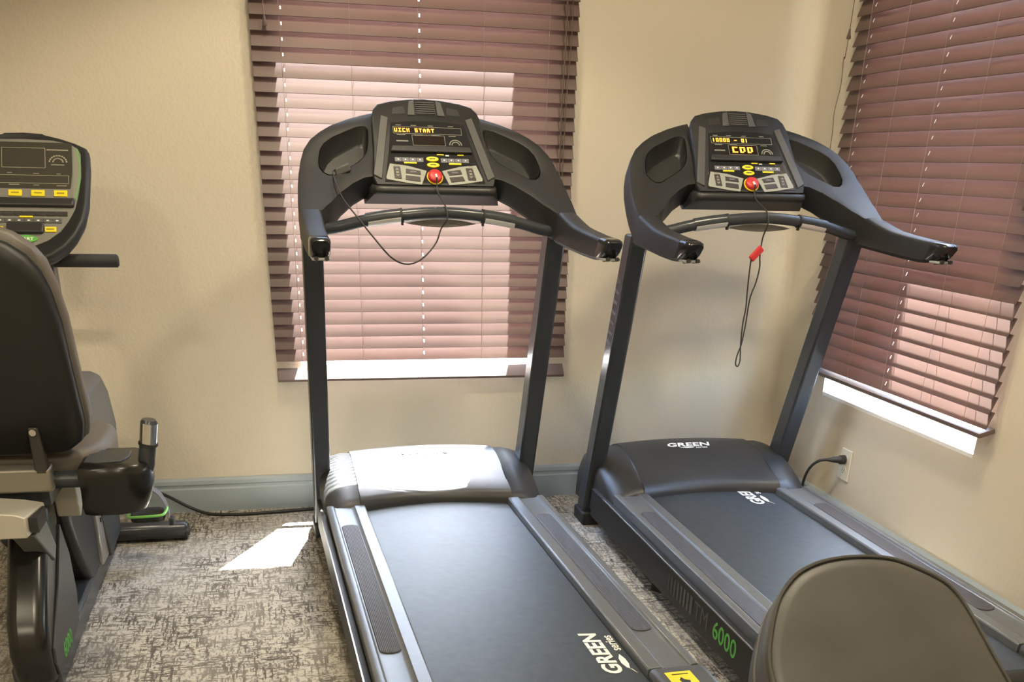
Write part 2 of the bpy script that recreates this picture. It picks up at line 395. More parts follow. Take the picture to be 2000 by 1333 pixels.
W_OUT = [(.150, .800), (.190, .789), (.231, .775), (.282, .752), (.325, .728), (.355, .706), (.378, .677), (.390, .648), (.400, .610), (.407, .568), (.412, .52), (.413, .468),
         (.351, .466), (.337, .485), (.319, .503), (.287, .544), (.245, .577), (.208, .597), (.172, .603), (.165, .65), (.156, .70), (.150, .76)]
W_HOLE = [(.180, .745), (.192, .750), (.213, .745), (.245, .732), (.288, .714), (.314, .697), (.329, .677), (.337, .647), (.337, .631), (.328, .615), (.313, .606), (.295, .607),
          (.258, .628), (.23, .642), (.207, .657), (.192, .675), (.184, .700), (.179, .735)]
def wing_mb():
    P = [Vector(p) for p in W_OUT]; out = []
    for i in range(len(P)):
        a, b_ = P[i], P[(i+1) % len(P)]; k = max(2, int((b_-a).length/.012))
        out += [a.lerp(b_, t/k) for t in range(k)]
    c = Vector((.262, .682)); H = [Vector(p) for p in W_HOLE]; hole = []
    for p in out:
        d = (p-c).normalized(); best = None
        for i in range(len(H)):
            a, b_ = H[i], H[(i+1) % len(H)]; e = b_-a; den = d.x*e.y-d.y*e.x
            if abs(den) < 1e-9: continue
            q = a-c; t = (q.x*e.y-q.y*e.x)/den; s = (q.x*d.y-q.y*d.x)/den
            if t > 0 and -1e-6 <= s <= 1+1e-6: best = t if best is None else max(best, t)
        hole.append(c+d*(best or .06))
    def ring(pts, dn): return [(p.x, p.y, gz(p.y)+dn) for p in pts]
    ins = lambda f: [o.lerp(h, f) for o, h in zip(out, hole)]
    def side(pts, amt):
        r = []
        for p in pts:
            k = min(1, max(0, (p.y-.47)/.15)); r.append((p.x, p.y+amt*(.03+.025*k), gz(p.y)-amt*(.085-.022*k)))
        return r
    secs = [side(ins(.16), 1.0), side(ins(.04), .93), side(out, .80), side(out, .10), ring(ins(.03), -.0016), ring(ins(.10), 0), ring(ins(.5), 0), ring(ins(.90), 0), ring(ins(.97), -.0018)]
    for dep, sc in ((.012, 1.0), (.05, .97), (.062, .86)):
        secs.append([(c.x+(h.x-c.x)*sc, c.y+(h.y-c.y)*sc+.3*dep, gz(h.y)-dep) for h in hole])
    return MB().loft(secs, True, True)
def cup_mb():       # dark lining of the holder
    n = 26; secs = []
    H = [Vector(p) for p in W_HOLE]; c = Vector((.262, .682))
    for dep, sc in ((.004, .985), (.05, .955), (.060, .84)):
        secs.append([(c.x+(h.x-c.x)*sc, c.y+(h.y-c.y)*sc+.3*dep, gz(h.y)-dep+.0015) for h in H])
    mb = MB(); mb.loft(secs, True, False); k = len(H); mb.add(secs[-1], [tuple(range(k))]); return mb
def arm_mb(y_from, y_to):
    st = [(.475, 1.1215, .505, 1.034, .351, .413), (.40, 1.105, .42, 1.029, .352, .413), (.33, 1.091, .34, 1.024, .354, .414), (.255, 1.084, .262, 1.019, .357, .415),
          (.16, 1.0775, .17, 1.016, .360, .416), (.11, 1.0755, .135, 1.017, .361, .416), (.075, 1.0745, .11, 1.020, .362, .416), (.055, 1.072, .085, 1.026, .364, .414), (.050, 1.067, .07, 1.033, .367, .411)]
    secs = []
    for (yt, zt, yb, zb, x0, x1) in st:
        if not (y_to <= yt <= y_from): continue
        b_ = .009
        secs.append([(x0, yt+(yb-yt)*.15, zt-b_), (x0+b_*.4, yt, zt-b_*.3), (x0+b_, yt, zt), (x1-b_, yt, zt), (x1-b_*.4, yt, zt-b_*.3), (x1, yt+(yb-yt)*.15, zt-b_),
                     (x1, yb, zb+b_), (x1-b_, yb, zb), (x0+b_, yb, zb), (x0, yb, zb+b_)])
    return MB().loft(secs)
def post_mb():
    def q(z):
        yf = .558+(.998-z)*.3405; yb = .640+(.974-z)*.352; return yf, yb
    secs = []
    for z in (.03, .12, .35, .7, 1.0, 1.06):
        yf, yb = q(z); secs.append([(.345, yf, z), (.405, yf, z), (.405, yb, z), (.345, yb, z)])
    return MB().loft(secs)
def hood_center_mb():
    secs = []
    for i in range(17):
        x = -.264+.528*i/16; k = (x/.264)**2; y0 = .655-.058*k
        secs.append([(x, y0, .165), (x, y0, .19), (x, y0+.006, .206+.006*k), (x, y0+.022, .220+.006*k), (x, .725-.025*k, .240+.008*k), (x, .79-.02*k, .264+.012*k), (x, .85, .290+.003*k),
                     (x, .90, .304-.008*k), (x, .95, .306-.012*k), (x, 1.0, .292-.014*k), (x, 1.035, .255-.016*k), (x, 1.055, .19), (x, 1.055, .07)])
    return MB().loft(secs)
def hood_side_mb():
    secs = []
    for x, d, y0 in ((.262, -.004, .597), (.268, .0, .597), (.30, .0, .597), (.335, .008, .597), (.362, .018, .598), (.376, .030, .602), (.386, .055, .612)):
        z = lambda v: max(.08, v-d)
        secs.append([(x, y0, .075), (x, y0, min(.188, z(.2))), (x, y0+.006, z(.203)), (x, y0+.035, z(.219)), (x, .70, z(.248)), (x, .77, z(.272)), (x, .86, z(.290)), (x, .94, z(.290)), (x, 1.0, z(.270)), (x, 1.035, z(.225)), (x, 1.05, z(.15)), (x, 1.05, .07)])
    return MB().loft(secs)
def rail_mb():
    pr = [(.250, .150), (.250, .196), (.254, .200), (.286, .200), (.290, .196), (.300, .1935), (.346, .1935), (.354, .196), (.358, .2015), (.374, .2025), (.380, .199), (.380, .150)]
    return MB().prism([(x, -.745, z) for x, z in pr], [(x, .602, z) for x, z in pr])
def strip_mb():
    n = 8; loop = []
    for k in range(n+1): a = math.pi*k/n; loop.append((.3225+.027*math.cos(a), .395+.022*math.sin(a)))
    for k in range(n+1): a = math.pi+math.pi*k/n; loop.append((.3225+.027*math.cos(a), -.515+.02*math.sin(a)))
    return MB().prism([(x, y, .192) for x, y in loop], [(x, y, .1968) for x, y in loop])
def both(fn):          # left version
    return lambda: fn().mirror_x()
def treadmill(label, loc, rz, led_row, led_big):
    e = tag(empty('treadmill', loc, rz), label, 'treadmill', 'treadmills facing the window')
    # base
    part('base_frame', e, 'base', lambda: MB().box(-.372, .372, -.80, .98, .045, .150), PLASTIC, .006)
    blt = part('running_belt', e, 'belt', lambda: MB().box(-.252, .252, -.84, .72, .152, .178), BELT, .006)
    part('rear_roller', e, 'roller', lambda: MB().tube([(-.25, -.835, .135), (.25, -.835, .135)], .042, 16), RUBBER)
    def belt_text():
        g = text_mb('GREEN', .062, 1.32, .0018, .12); xs = [v[0] for v in g.v]; k = .228/(max(xs)-min(xs))
        g.v = [(x*k, y, z) for x, y, z in g.v]
        q = text_mb('series', .036, 1.05, .0005).shift((.050, -.043, 0)); g.add(q.v, q.f)
        leaf = [(-.118, -.050), (-.098, -.045), (-.086, -.034), (-.062, -.029), (-.036, -.031), (-.014, -.040), (-.040, -.046), (-.068, -.046), (-.092, -.040)]
        g.prism([(x, y, -.0004) for x, y in leaf], [(x, y, .0004) for x, y in leaf])
        return g.xf(Matrix.Rotation(math.pi/2, 4, 'Z'))
    # print on the belt: read from the right side of the machine
    if 'btxt' not in CACHE: CACHE['btxt'] = belt_text().mesh('belt_lettering', WHITEP, 0)
    for y in BELT_TEXT_Y[loc[0] > 1]:
        o = link('belt_lettering', CACHE['btxt'], blt); o.location = (.186 if loc[0] < 1 else .140, y, .1792); o.rotation_euler.z = 0; o['label'] = 'white GREEN series print on the belt'
    for sgn in (1, -1):
        sd_ = '' if sgn > 0 else 'm'
        w = (lambda f: f) if sgn > 0 else both
        rl = part('side_rail', e, 'rail'+sd_, w(rail_mb), RAILMAT, .0012, 1)
        part('grip_strip', rl, 'strip'+sd_, w(strip_mb), RIBBED, .001, 1)
        pn = part('side_panel', e, 'panel'+sd_, w(lambda: MB().box(.382, .400, -.80, .80, .062, .166)), CHAR, .001)
        part('trim_strip', pn, 'trim'+sd_, w(lambda: MB().box(.3975, .4012, -.80, .66, .1655, .1684)), SILVER)
        cap = part('end_cap', e, 'rcap'+sd_, w(lambda: MB().box(.249, .392, -.875, -.745, .05, .204)), mat('cap_grey', (.065, .07, .078), .42), .016, 3)
        if sgn > 0:
            st = part('warning_sticker', cap, 'stick', lambda: MB().box(.276, .340, -.866, -.782, .2038, .2046), YELLOW, smooth=0)
            part('sticker_mark', cap, 'stickm', lambda: MB().prism([(.300, -.835, .2047), (.318, -.842, .2047), (.322, -.828, .2047), (.311, -.822, .2047), (.306, -.81, .2047), (.298, -.822, .2047)], [(.300, -.835, .205), (.318, -.842, .205), (.322, -.828, .205), (.311, -.822, .205), (.306, -.81, .205), (.298, -.822, .205)]).box(.29, .33, -.797, -.793, .2047, .205), RUBBER, smooth=0)
        for y in (-.78, .3):
            pass
        ft = part('levelling_foot', e, 'foot'+sd_, w(lambda: MB().tube([(.34, -.72, 0), (.34, -.72, .018), (.34, -.72, .05)], [.028, .026, .012], 14).tube([(.34, .2, 0), (.34, .2, .018), (.34, .2, .05)], [.028, .026, .012], 14)), RUBBER)
        ps = part('upright_post', e, 'post'+sd_, w(post_mb), SATIN, .008, 3)
        part('post_foot', ps, 'pfoot'+sd_, w(lambda: MB().box(.338, .410, .86, .985, .0, .05)), RUBBER, .006)
        wg = part('console_wing', e, 'wing'+sd_, w(wing_mb), CHAR, smooth=42)
        part('cup_holder', wg, 'cup'+sd_, w(cup_mb), DARKCUP, smooth=60)
        am = part('handrail', e, 'arm'+sd_, w(lambda: arm_mb(.48, .10)), CHAR, smooth=42)
        part('handrail_cap', am, 'armcap'+sd_, w(lambda: arm_mb(.12, .04)), GLOSSBLK, smooth=42)
        part('cap_glint', am, 'capglint'+sd_, w(lambda: MB().box(.3655, .4125, .066, .112, 1.0195, 1.0265)), mat('glint_grey', (.42, .43, .43), .25, metal=.3), .002)  # pale plate in place of a glossy reflection along the cap's lower edge
        part('screw', am, 'screw'+sd_, w(lambda: MB().tube([(.376, .098, 1.021), (.376, .059, 1.025)], .0055, 10).tube([(.402, .098, 1.021), (.402, .059, 1.025)], .0055, 10)), RUBBER)
        part('hood_side', e, 'hside'+sd_, w(hood_side_mb), PLASTIC, smooth=40)
        gp = part('pulse_grip', e, 'grip'+sd_, w(lambda: MB().tube([(.121, .4725, 1.1085), (.17, .4795, 1.1025), (.223, .4875, 1.0935)], .0185, 16)), SATIN)
        def plate():
            mb = MB(); pth = [Vector((.125, .472, 1.108)), Vector((.17, .479, 1.102)), Vector((.219, .487, 1.094))]; secs = []
            for p in pth:
                secs.append([p+Vector((0, -math.cos(a), math.sin(a)))*rr for rr, a in [(.0198, math.radians(t)) for t in (-75, -55, -35, -15)]+[(.017, math.radians(t)) for t in (-15, -35, -55, -75)]])
            return mb.loft(secs)
        part('sensor_plate', gp, 'plate'+sd_, w(plate), mat('bright_steel', (.80, .79, .76), .32, metal=.35))
    part('power_panel', e, 'ppanel', lambda: MB().box(-.36, .36, .985, 1.052, .06, .16), PLASTIC, .004)
    hd = part('motor_hood', e, 'hood', hood_center_mb, PLASTIC, smooth=50)
    def hood_text():
        mb = text_mb('GREEN', .036, 1.55, .0009, .12).add(*[(lambda t: (t.v, t.f))(text_mb('series', .017, 1.2).shift((.048, -.021, 0)))][0])
        lf = [(-.04, -.017), (-.01, -.024), (.012, -.022), (.022, -.017), (.0, -.016)]
        mb.prism([(x, y, -.0004) for x, y in lf], [(x, y, .0004) for x, y in lf]); return mb.xf(Matrix.Translation((.0, .876, .2995)) @ Matrix.Rotation(math.radians(16), 4, 'X'))
    o = part('hood_lettering', hd, 'htxt', hood_text, WHITEP, smooth=0)
    bar = spline([(-.362, .515, 1.066), (-.31, .505, 1.072), (-.225, .488, 1.0925), (-.12, .472, 1.1085), (0, .465, 1.117), (.12, .472, 1.1085), (.225, .488, 1.0925), (.31, .505, 1.072), (.362, .515, 1.066)], 6)
    part('cross_bar', e, 'bar', lambda: MB().tube(bar, .0165, 14), SATIN)
    for sgn in (1, -1):
        part('cable_tie', e, 'tie%d' % sgn, lambda: MB().tube([(sgn*.117, .4715, 1.109), (sgn*.124, .4725, 1.108)], .0195, 14).box(sgn*.12-.003, sgn*.12+.003, .464, .474, 1.082, 1.092), RUBBER)
    # console body
    ol = [(-.178, -.004), (-.186, .02), (-.174, .12), (-.168, .235), (-.160, .262), (-.145, .281), (-.108, .293), (-.05, .303), (0, .306), (.05, .303), (.108, .293), (.145, .281), (.160, .262), (.168, .235), (.174, .12), (.186, .02), (.178, -.004)]
    def body():
        mb = MB()
        ring = lambda n, s, dv: [cf(u*s, v+dv*(1 if v > .2 else 0), n) for u, v in ol]
        return mb.loft([ring(-.075, .93, -.03), ring(-.05, .985, -.01), ring(-.01, 1, 0), ring(-.003, .995, -.002), ring(0, .98, -.006)])
    con = part('console', e, 'console', body, CHAR, smooth=40)
    def lip():
        secs = []
        for x in (-.186, -.178, -.16, -.08, 0, .08, .16, .178, .186):
            e_ = 0 if abs(x) < .17 else (.004 if abs(x) < .18 else .012)
            secs.append([(x, .590+e_, 1.186), (x, .572+e_, 1.1835), (x, .5655+e_, 1.179), (x, .563+e_, 1.171), (x, .566+e_, 1.163), (x, .576+e_, 1.158), (x*1.03, .60, 1.150), (x*1.115, .640, 1.131), (x*1.115, .70, 1.165), (x, .66, 1.20)])
        return MB().loft(secs)
    part('console_lip', con, 'lip', lip, PLASTIC, smooth=50)
    part('tray_underside', e, 'tray', lambda: MB().loft([[(u*.105*1.0, .50+.018*math.sin(math.pi*0)+dv, 1.086+.012*(1-abs(u)**2)-.0) for u in [-1+2*k/14 for k in range(15)]]+[(u*.105, .50+dv, 1.086-.010*(1-u*u)) for u in [1-2*k/14 for k in range(15)]] for dv in (-.012, .05)]), mat('tray_grey', (.20, .19, .18), .45), smooth=40)
    for sgn in (1, -1):
        pl = [(.118, .228), (.140, .236), (.184, .026), (.160, .012)]
        part('side_strip', con, 'sstrip%d' % sgn, lambda: cplate([(sgn*u, v) for u, v in pl], -.004, .0045), SIDEGREY, .002)
    part('display_panel', con, 'dpanel', lambda: cplate([(-.112, .212), (-.06, .219), (0, .2215), (.06, .219), (.112, .212), (.128, .115), (.152, .004), (-.152, .004), (-.128, .115)], -.002, .0012), GLOSSBLK, .0006, 1)
    part('shelf_ledge', con, 'ledge', lambda: cplate([(-.119, .126), (.119, .126), (.125, .106), (-.125, .106)], 0, .010), PLASTIC, .003)
    def frame(r, t):
        u0, u1, v0, v1 = r; return MB().add([], []) if False else cplate(rect(u0, u1, v0, v0+t), .0012, .0017).add(*(lambda q: (q.v, q.f))(cplate(rect(u0, u1, v1-t, v1), .0012, .0017))).add(*(lambda q: (q.v, q.f))(cplate(rect(u0, u0+t, v0, v1), .0012, .0017))).add(*(lambda q: (q.v, q.f))(cplate(rect(u1-t, u1, v0, v1), .0012, .0017)))
    part('display_outline', con, 'dout', lambda: frame((-.108, .102, .174, .199), .0012).add(*(lambda q: (q.v, q.f))(frame((-.053, .047, .133, .170), .0012))), LINEP, smooth=0)
    part('display_window', con, 'dwin', lambda: cplate(rect(-.050, .044, .136, .167), .0011, .0016), LEDDIM, smooth=0)
    def small_print():
        mb = MB()
        def bit(u0, u1, v0, v1):
            q = cplate(rect(u0, u1, v0, v1), .0011, .0016); mb.add(q.v, q.f)
        for u in (-.098, -.052, .0, .062): bit(u, u+.016, .2025, .205)
        for u in (-.098, -.045, .008): bit(u, u+.026, .1685, .171)
        bit(.060, .082, .168, .1705); bit(-.102, -.066, .146, .150)
        for rad in (.020, .013):
            for k in range(12):
                a0 = math.pi*k/12; a1 = math.pi*(k+1)/12
                q = cplate([(.078+rad*math.cos(a0), .137+rad*math.sin(a0)), (.078+rad*math.cos(a1), .137+rad*math.sin(a1)), (.078+(rad-.003)*math.cos(a1), .137+(rad-.003)*math.sin(a1)), (.078+(rad-.003)*math.cos(a0), .137+(rad-.003)*math.sin(a0))], .0011, .0016); mb.add(q.v, q.f)
        return mb
    part('panel_print', con, 'sprint', small_print, LINEP, smooth=0)
    if led_row: link('led_text', con_text(led_mb(*led_row[0]), led_row[1], led_row[2], .0019).mesh('led_text', LED, 0), con)['label'] = 'lit orange message on the display'
    if led_big: link('led_digits', con_text(led_mb(*led_big[0]), led_big[1], led_big[2], .0019).mesh('led_digits', LED, 0), con)['label'] = 'large lit orange digits'
    # keys
    for side_, u0 in (('l', -.1145), ('r', .0245)):
        for k in range(4):
            kk = part('key', con, 'key%s%d' % (side_, k), lambda: cplate(rect(u0+k*.0218, u0+k*.0218+.0208, .0735, .0885), .001, .0032), KEYGREY, .0005, 1)
            part('key_dot', con, 'kd%s%d' % (side_, k), lambda: cplate(ellipse(u0+k*.0218+.0104, .0815, .0024, .0024, 10), .0032, .0036), WHITEP, smooth=0)
    for k, r in enumerate(((-.088, -.050, .0675, .0725), (.048, .086, .0665, .0718), (.015, .036, .0992, .1022), (.078, .097, .0995, .1025))):
        part('yellow_label', con, 'ylab%d' % k, lambda: cplate(rect(*r), .001, .0034), YELLOW, smooth=0)
    part('white_label', con, 'wlab', lambda: cplate(rect(.041, .052, .0975, .1010), .001, .002), WHITEP, smooth=0)
    for k, (u, v) in enumerate(((-.001, .0845), (-.001, .0635))):
        yb = part('yellow_key', con, 'yk%d' % k, lambda: cplate(ellipse(u, v, .0192, .0085), .001, .0045), YELLOW, .001)
        part('key_print', con, 'ykp%d' % k, lambda: cplate(rect(u-.009, u+.009, v-.0016, v+.0016), .0045, .0049), KEYDARK, smooth=0)
    for k, (g, bs) in enumerate((([(-.131, .067), (-.078, .060), (-.023, .044), (-.043, -.005), (-.085, .0), (-.146, .012), (-.147, .02)], [[(-.122, .056), (-.102, .056), (-.101, .013), (-.122, .015)], [(-.085, .049), (-.042, .042), (-.042, .028), (-.087, .033)], [(-.088, .026), (-.045, .021), (-.046, .004), (-.090, .010)]]),
                                 ([(.131, .067), (.078, .060), (.023, .044), (.040, -.005), (.085, .0), (.144, .012), (.145, .02)], [[(.097, .055), (.118, .055), (.125, .013), (.100, .013)], [(.038, .042), (.080, .049), (.084, .033), (.044, .028)], [(.043, .021), (.085, .026), (.090, .010), (.047, .004)]]))):
        part('button_plate', con, 'gp%d' % k, lambda: cplate(g, .0008, .0024), BUTTON_GREY, .001)
        for j, q in enumerate(bs):
            part('button', con, 'gb%d%d' % (k, j), lambda: cplate(q, .002, .0042), KEYDARK, .0012)
        arrow = bs[0]; cu = sum(p[0] for p in arrow)/4; cv_ = sum(p[1] for p in arrow)/4
        def arrows():
            mb = MB()
            for s_ in (1, -1):
                tri = [(cu-.006, cv_+s_*.008), (cu+.006, cv_+s_*.008), (cu, cv_+s_*.015)]
                q = cplate(tri if s_ > 0 else tri[::-1], .0042, .0046); mb.add(q.v, q.f)
            q = cplate(rect(cu-.004, cu+.004, cv_-.0035, cv_+.0035), .0042, .0046); mb.add(q.v, q.f)
            u_a = cu-.008; q = cplate(rect(u_a, u_a+.018, .060, .0635), .0024, .0028); mb.add(q.v, q.f); return mb
        part('arrow_print', con, 'arr%d' % k, arrows, LINEP, smooth=0)
        bt = bs[1]; bu = sum(p[0] for p in bt)/4; bv_ = sum(p[1] for p in bt)/4
        part('button_print', con, 'bpr%d' % k, lambda: cplate(rect(bu-.009, bu+.009, bv_-.0022, bv_+.0022), .0042, .0046), KEYGREY, smooth=0)
    part('stop_ring', con, 'sring', lambda: cplate(ellipse(-.001, .021, .0245, .0245, 28), .001, .004), YELLOW)
    part('stop_button', con, 'stop', lambda: MB().loft([[cf(-.001+r*math.cos(2*math.pi*k/24), .021+r*math.sin(2*math.pi*k/24), n) for k in range(24)] for r, n in ((.0215, .002), (.0215, .011), (.019, .0145), (.012, .016), (.004, .0165))]), RED, smooth=50)
    # vent and speakers on the hump
    part('vent_recess', con, 'vent', lambda: cplate([(-.032, .243), (.031, .243), (.030, .291), (-.031, .291)], -.002, .0012), RUBBER)
    for k in range(6):
        part('vent_slat', con, 'vs%d' % k, lambda: cplate(rect(-.030, .029, .2455+k*.0077, .2488+k*.0077), .001, .004), SIDEGREY, .0005, 1)
    for sgn in (1, -1):
        part('vent_cheek', con, 'vc%d' % sgn, lambda: cplate([(sgn*.034, .240), (sgn*.058, .240), (sgn*.050, .288), (sgn*.033, .294)], -.002, .004), SIDEGREY, .002)
        part('speaker_grille', con, 'sg%d' % sgn, lambda: cplate([(sgn*.062, .246), (sgn*.106, .243), (sgn*.100, .266), (sgn*.066, .273)], -.001, .0012), PLASTIC, .001)
    return e
BELT_TEXT_Y = {False: (-.605,), True: (.60,)}
T1 = treadmill('black treadmill standing in front of the back window, belt print near the camera', (.5217, 2.6840, 0), .0269, (('UICK START', .0135, .0092), -.1045, .1795), None)
T2 = treadmill('black treadmill along the right-hand wall, with green 6000 on its side panel', (1.5157, 2.6573, 0), .0002, (('10000 - 01', .0135, .0092), -.1035, .1795), (('COO', .022, .0190), -.041, .1400))
# marks that only the right treadmill shows
def side_text():
    pan = [c for c in T2.children if c.name.startswith('side_panel')]
    left = [c for c in pan if min(v.co.x for v in c.data.vertices) < -.39][0]
    M0 = Matrix(((0, 0, -1, -.4006), (-1, 0, 0, 0), (0, 1, 0, 0), (0, 0, 0, 1)))   # text +x -> -y, +y -> +z, facing -x
    def put(mb, y, z, m, name, label):
        o = link(name, mb.xf(Matrix.Translation((0, y, z)) @ M0).mesh(name, m, 0), left); o['label'] = label
    put(text_mb('6000', .074, 1.05, .0006), -.435, .116, GREENP, 'model_number', 'green 6000 lettering')
    put(text_mb('TM', .074, 1.0, .0), -.275, .116, DIMP, 'model_letters', 'dark grey TM lettering')
    mb = MB()
    for k in range(8): w = .0025+.0009*k; mb.box(-w, w, 0, .056, 0, .0005); mb.v[-8:] = [(x+k*.0255, y, z) for x, y, z in mb.v[-8:]]
    put(mb, -.02, .090, DIMP, 'model_bars', 'row of dark grey bars printed before the letters')
side_text()
def post_text():
    ps = [c for c in T2.children if c.name.startswith('upright_post') and min(v.co.x for v in c.data.vertices) < -.39][0]
    for k in range(7):
        z = .905-k*.034; y = .598+(.998-z)*.3405
        o = link('post_mark', MB().prism([(-.4056, y-.02, z), (-.4056, y+.02, z+.006), (-.4056, y+.018, z+.018), (-.4056, y-.022, z+.010)], [(-.4050, y-.02, z), (-.4050, y+.02, z+.006), (-.4050, y+.018, z+.018), (-.4050, y-.022, z+.010)]).mesh('post_mark', SIDEGREY, 0), ps)
post_text()

# ------------------------------------------------------------------ safety lanyards
def tm_world(t, p):
    c, s = math.cos(t[2]), math.sin(t[2]); return Vector((t[0]+c*p[0]-s*p[1], t[1]+s*p[0]+c*p[1], p[2]))
TP1, TP2 = (.5217, 2.6840, .0269), (1.5157, 2.6573, .0002)
def lanyard(label, tp, path, clip, clip_rot, clip_mat):
    e = tag(empty('safety_lanyard', tm_world(tp, (0, .52, 1.0)), tp[2]), label, 'lanyard', 'safety lanyards on the treadmills')
    O = Vector((0, .52, 1.0))
    key = MB().tube([cf(0, .019, .0168)-O, cf(.0, .004, .022)-O], .0035, 8)
    link('key', key.mesh('key', WHITEPAINT, 40), e)
    link('cord', MB().tube([Vector(p)-O for p in spline(path, 7)], .0023, 6).mesh('cord', CORDM, 60), e)
    c = MB().box(-.011, .011, -.006, .006, -.024, .024); c.xf(Matrix.Translation(Vector(clip)-O) @ Matrix.Rotation(clip_rot, 4, 'Y'))
    link('clip', c.mesh('clip', clip_mat, 0), e, .004)
    return e
key_pt = tuple(cf(0, .004, .024))
lanyard('black safety cord looping below the console of the left treadmill', TP1,
        [key_pt, (.0, .548, 1.17), (.004, .462, 1.140), (.008, .438, 1.105), (-.01, .445, 1.075), (-.03, .43, 1.035), (-.075, .41, .995), (-.12, .40, .982), (-.165, .40, 1.0), (-.215, .41, 1.055), (-.255, .43, 1.105), (-.285, .47, 1.145), (-.298, .53, 1.18), (-.303, .585, 1.215), (-.292, .61, 1.222)],
        (-.272, .612, 1.222), 1.2, SIDEGREY)
lanyard('black safety cord with red clip hanging from the bar of the right treadmill', TP2,
        [key_pt, (0, .548, 1.17), (.002, .462, 1.137), (.002, .44, 1.105), (-.004, .452, 1.06), (-.006, .452, 1.01), (-.002, .452, .975), (-.008, .452, .93), (-.022, .452, .88), (-.026, .452, .80), (-.032, .452, .74), (-.042, .452, .705), (-.044, .452, .677), (-.035, .452, .670), (-.030, .452, .69), (-.034, .452, .735), (-.034, .456, .80), (-.030, .456, .85), (-.032, .456, .90), (-.034, .454, .96), (-.0345, .451, 1.0)],
        (-.020, .450, 1.015), .75, RED)

# ------------------------------------------------------------------ wall outlet with plug, cords
ot = tag(empty('wall_outlet', (WR, 3.281, .270)), 'ivory electrical outlet plate on the right wall below the window', 'outlet')
link('plate', MB().box(-.006, 0, -.036, .036, -.058, .058).mesh('plate', IVORY, 0), ot, .003)
for z in (.02, -.02):
    so = link('socket', MB().prism([(-.0062, .017*math.cos(a), z+.0145*math.sin(a)) for a in [2*math.pi*k/16 for k in range(16)]], [(-.008, .017*math.cos(a), z+.0145*math.sin(a)) for a in [2*math.pi*k/16 for k in range(16)]]).mesh('socket', IVORY, 30), ot)
    link('slot', MB().box(-.0084, -.0081, -.008, -.006, z-.004, z+.006).box(-.0084, -.0081, .006, .008, z-.004, z+.006).box(-.0084, -.0081, -.002, .002, z-.011, z-.007).mesh('slot', RUBBER, 0), so)
pc = tag(empty('power_cord', (WR-.01, 3.281, .290)), 'black power cord plugged into the outlet on the right wall', 'power cord')
link('plug', MB().tube([(.0005, 0, 0), (-.018, 0, 0), (-.020, 0, 0), (-.042, .006, .0), (-.062, .012, -.002)], [.017, .017, .013, .011, .006], 14).mesh('plug', CORDM, 40), pc)
link('cable', MB().tube(spline([(-.058, .011, -.001), (-.085, .035, -.012), (-.098, .07, -.05), (-.10, .095, -.11), (-.085, .12, -.19), (-.075, .22, -.262), (-.095, .34, -.279)]), .0055, 8).mesh('cable', CORDM, 60), pc)
bc = tag(empty('power_cord', (-.36, 3.80, 0)), 'black power cord lying along the carpet below the back baseboard', 'power cord')
link('cable', MB().tube(spline([(-.185, -.14, .20), (-.16, -.02, .15), (-.09, .06, .085), (-.01, .075, .030), (.06, .055, .008), (.16, .035, .007), (.28, .04, .007), (.40, .055, .007), (.52, .07, .007)]), .0065, 8).mesh('cable', CORDM, 60), bc)

# ------------------------------------------------------------------ recumbent bike
BXC = -.668
BK = tag(empty('recumbent_bike', (BXC, 3.0, 0)), 'black recumbent exercise bike at the left edge, seen from behind its backrest', 'exercise bike')
BO = (-BXC, -3.0, 0)
def bk(name, mb, m, parent=BK, bevel=0, seg=2, smooth=35, label=None):
    o = link(name, mb.shift(BO).mesh(name, m, smooth), parent, bevel, seg)
    if label: o['label'] = label
    return o
def yz_prism(x0, x1, pts): return MB().prism([(x0, y, z) for y, z in pts], [(x1, y, z) for y, z in pts])
bk('main_beam', MB().box(-.715, -.600, 2.44, 3.55, .012, .085), SATIN, bevel=.012)
col = bk('rear_column', yz_prism(-.700, -.605, [(2.47, .0), (2.40, .05), (2.385, .14), (2.42, .22), (2.50, .30), (2.58, .38), (2.66, .445), (2.78, .445), (2.76, .36), (2.80, .24), (2.81, .09), (2.81, .0)]), mat('bike_black', (.010, .010, .010), .25), bevel=.03, seg=4, smooth=50)
sp = bk('side_panel', yz_prism(-.606, -.599, [(2.735, .362), (2.68, .315), (2.60, .245), (2.50, .178), (2.435, .135), (2.425, .095), (2.445, .055), (2.60, .058), (2.755, .066), (2.79, .15), (2.785, .26)]), mat('graphite_panel', (.045, .045, .045), .45), col, .002)
t = text_mb('6000', .058, 1.0, .0006); t.xf(Matrix.Translation((-.5985, 2.575, .083)) @ Matrix(((0, 0, 1, 0), (1, 0, 0, 0), (0, 1, 0, 0), (0, 0, 0, 1))))
bk('model_number', t, GREENP, col, smooth=0, label='green 6000 lettering on the side panel')
fb = bk('drive_housing', yz_prism(-.735, -.602, [(2.84, .44), (2.98, .50), (3.12, .50), (3.34, .50), (3.55, .36), (3.64, .16), (3.62, .055), (3.50, .03), (3.06, .05), (2.96, .16), (2.88, .30)]), mat('bike_matt', (.012, .012, .013), .45), bevel=.02, seg=3, smooth=45)
bk('upper_housing', MB().loft([[(BXC-w, y0, z), (BXC+w, y0, z), (BXC+w, y1, z), (BXC-w, y1, z)] for z, w, y0, y1 in ((.30, .12, 3.05, 3.50), (.45, .135, 3.06, 3.50), (.56, .128, 3.12, 3.48), (.615, .115, 3.18, 3.46), (.632, .09, 3.22, 3.44))]), mat('housing_grey', (.095, .088, .08), .5), fb, .012, 3)
bk('housing_bracket', yz_prism(-.606, -.592, [(3.215, .235), (3.32, .205), (3.33, .055), (3.20, .065)]), mat('bracket_steel', (.40, .39, .36), .35, metal=.5), fb, .004)
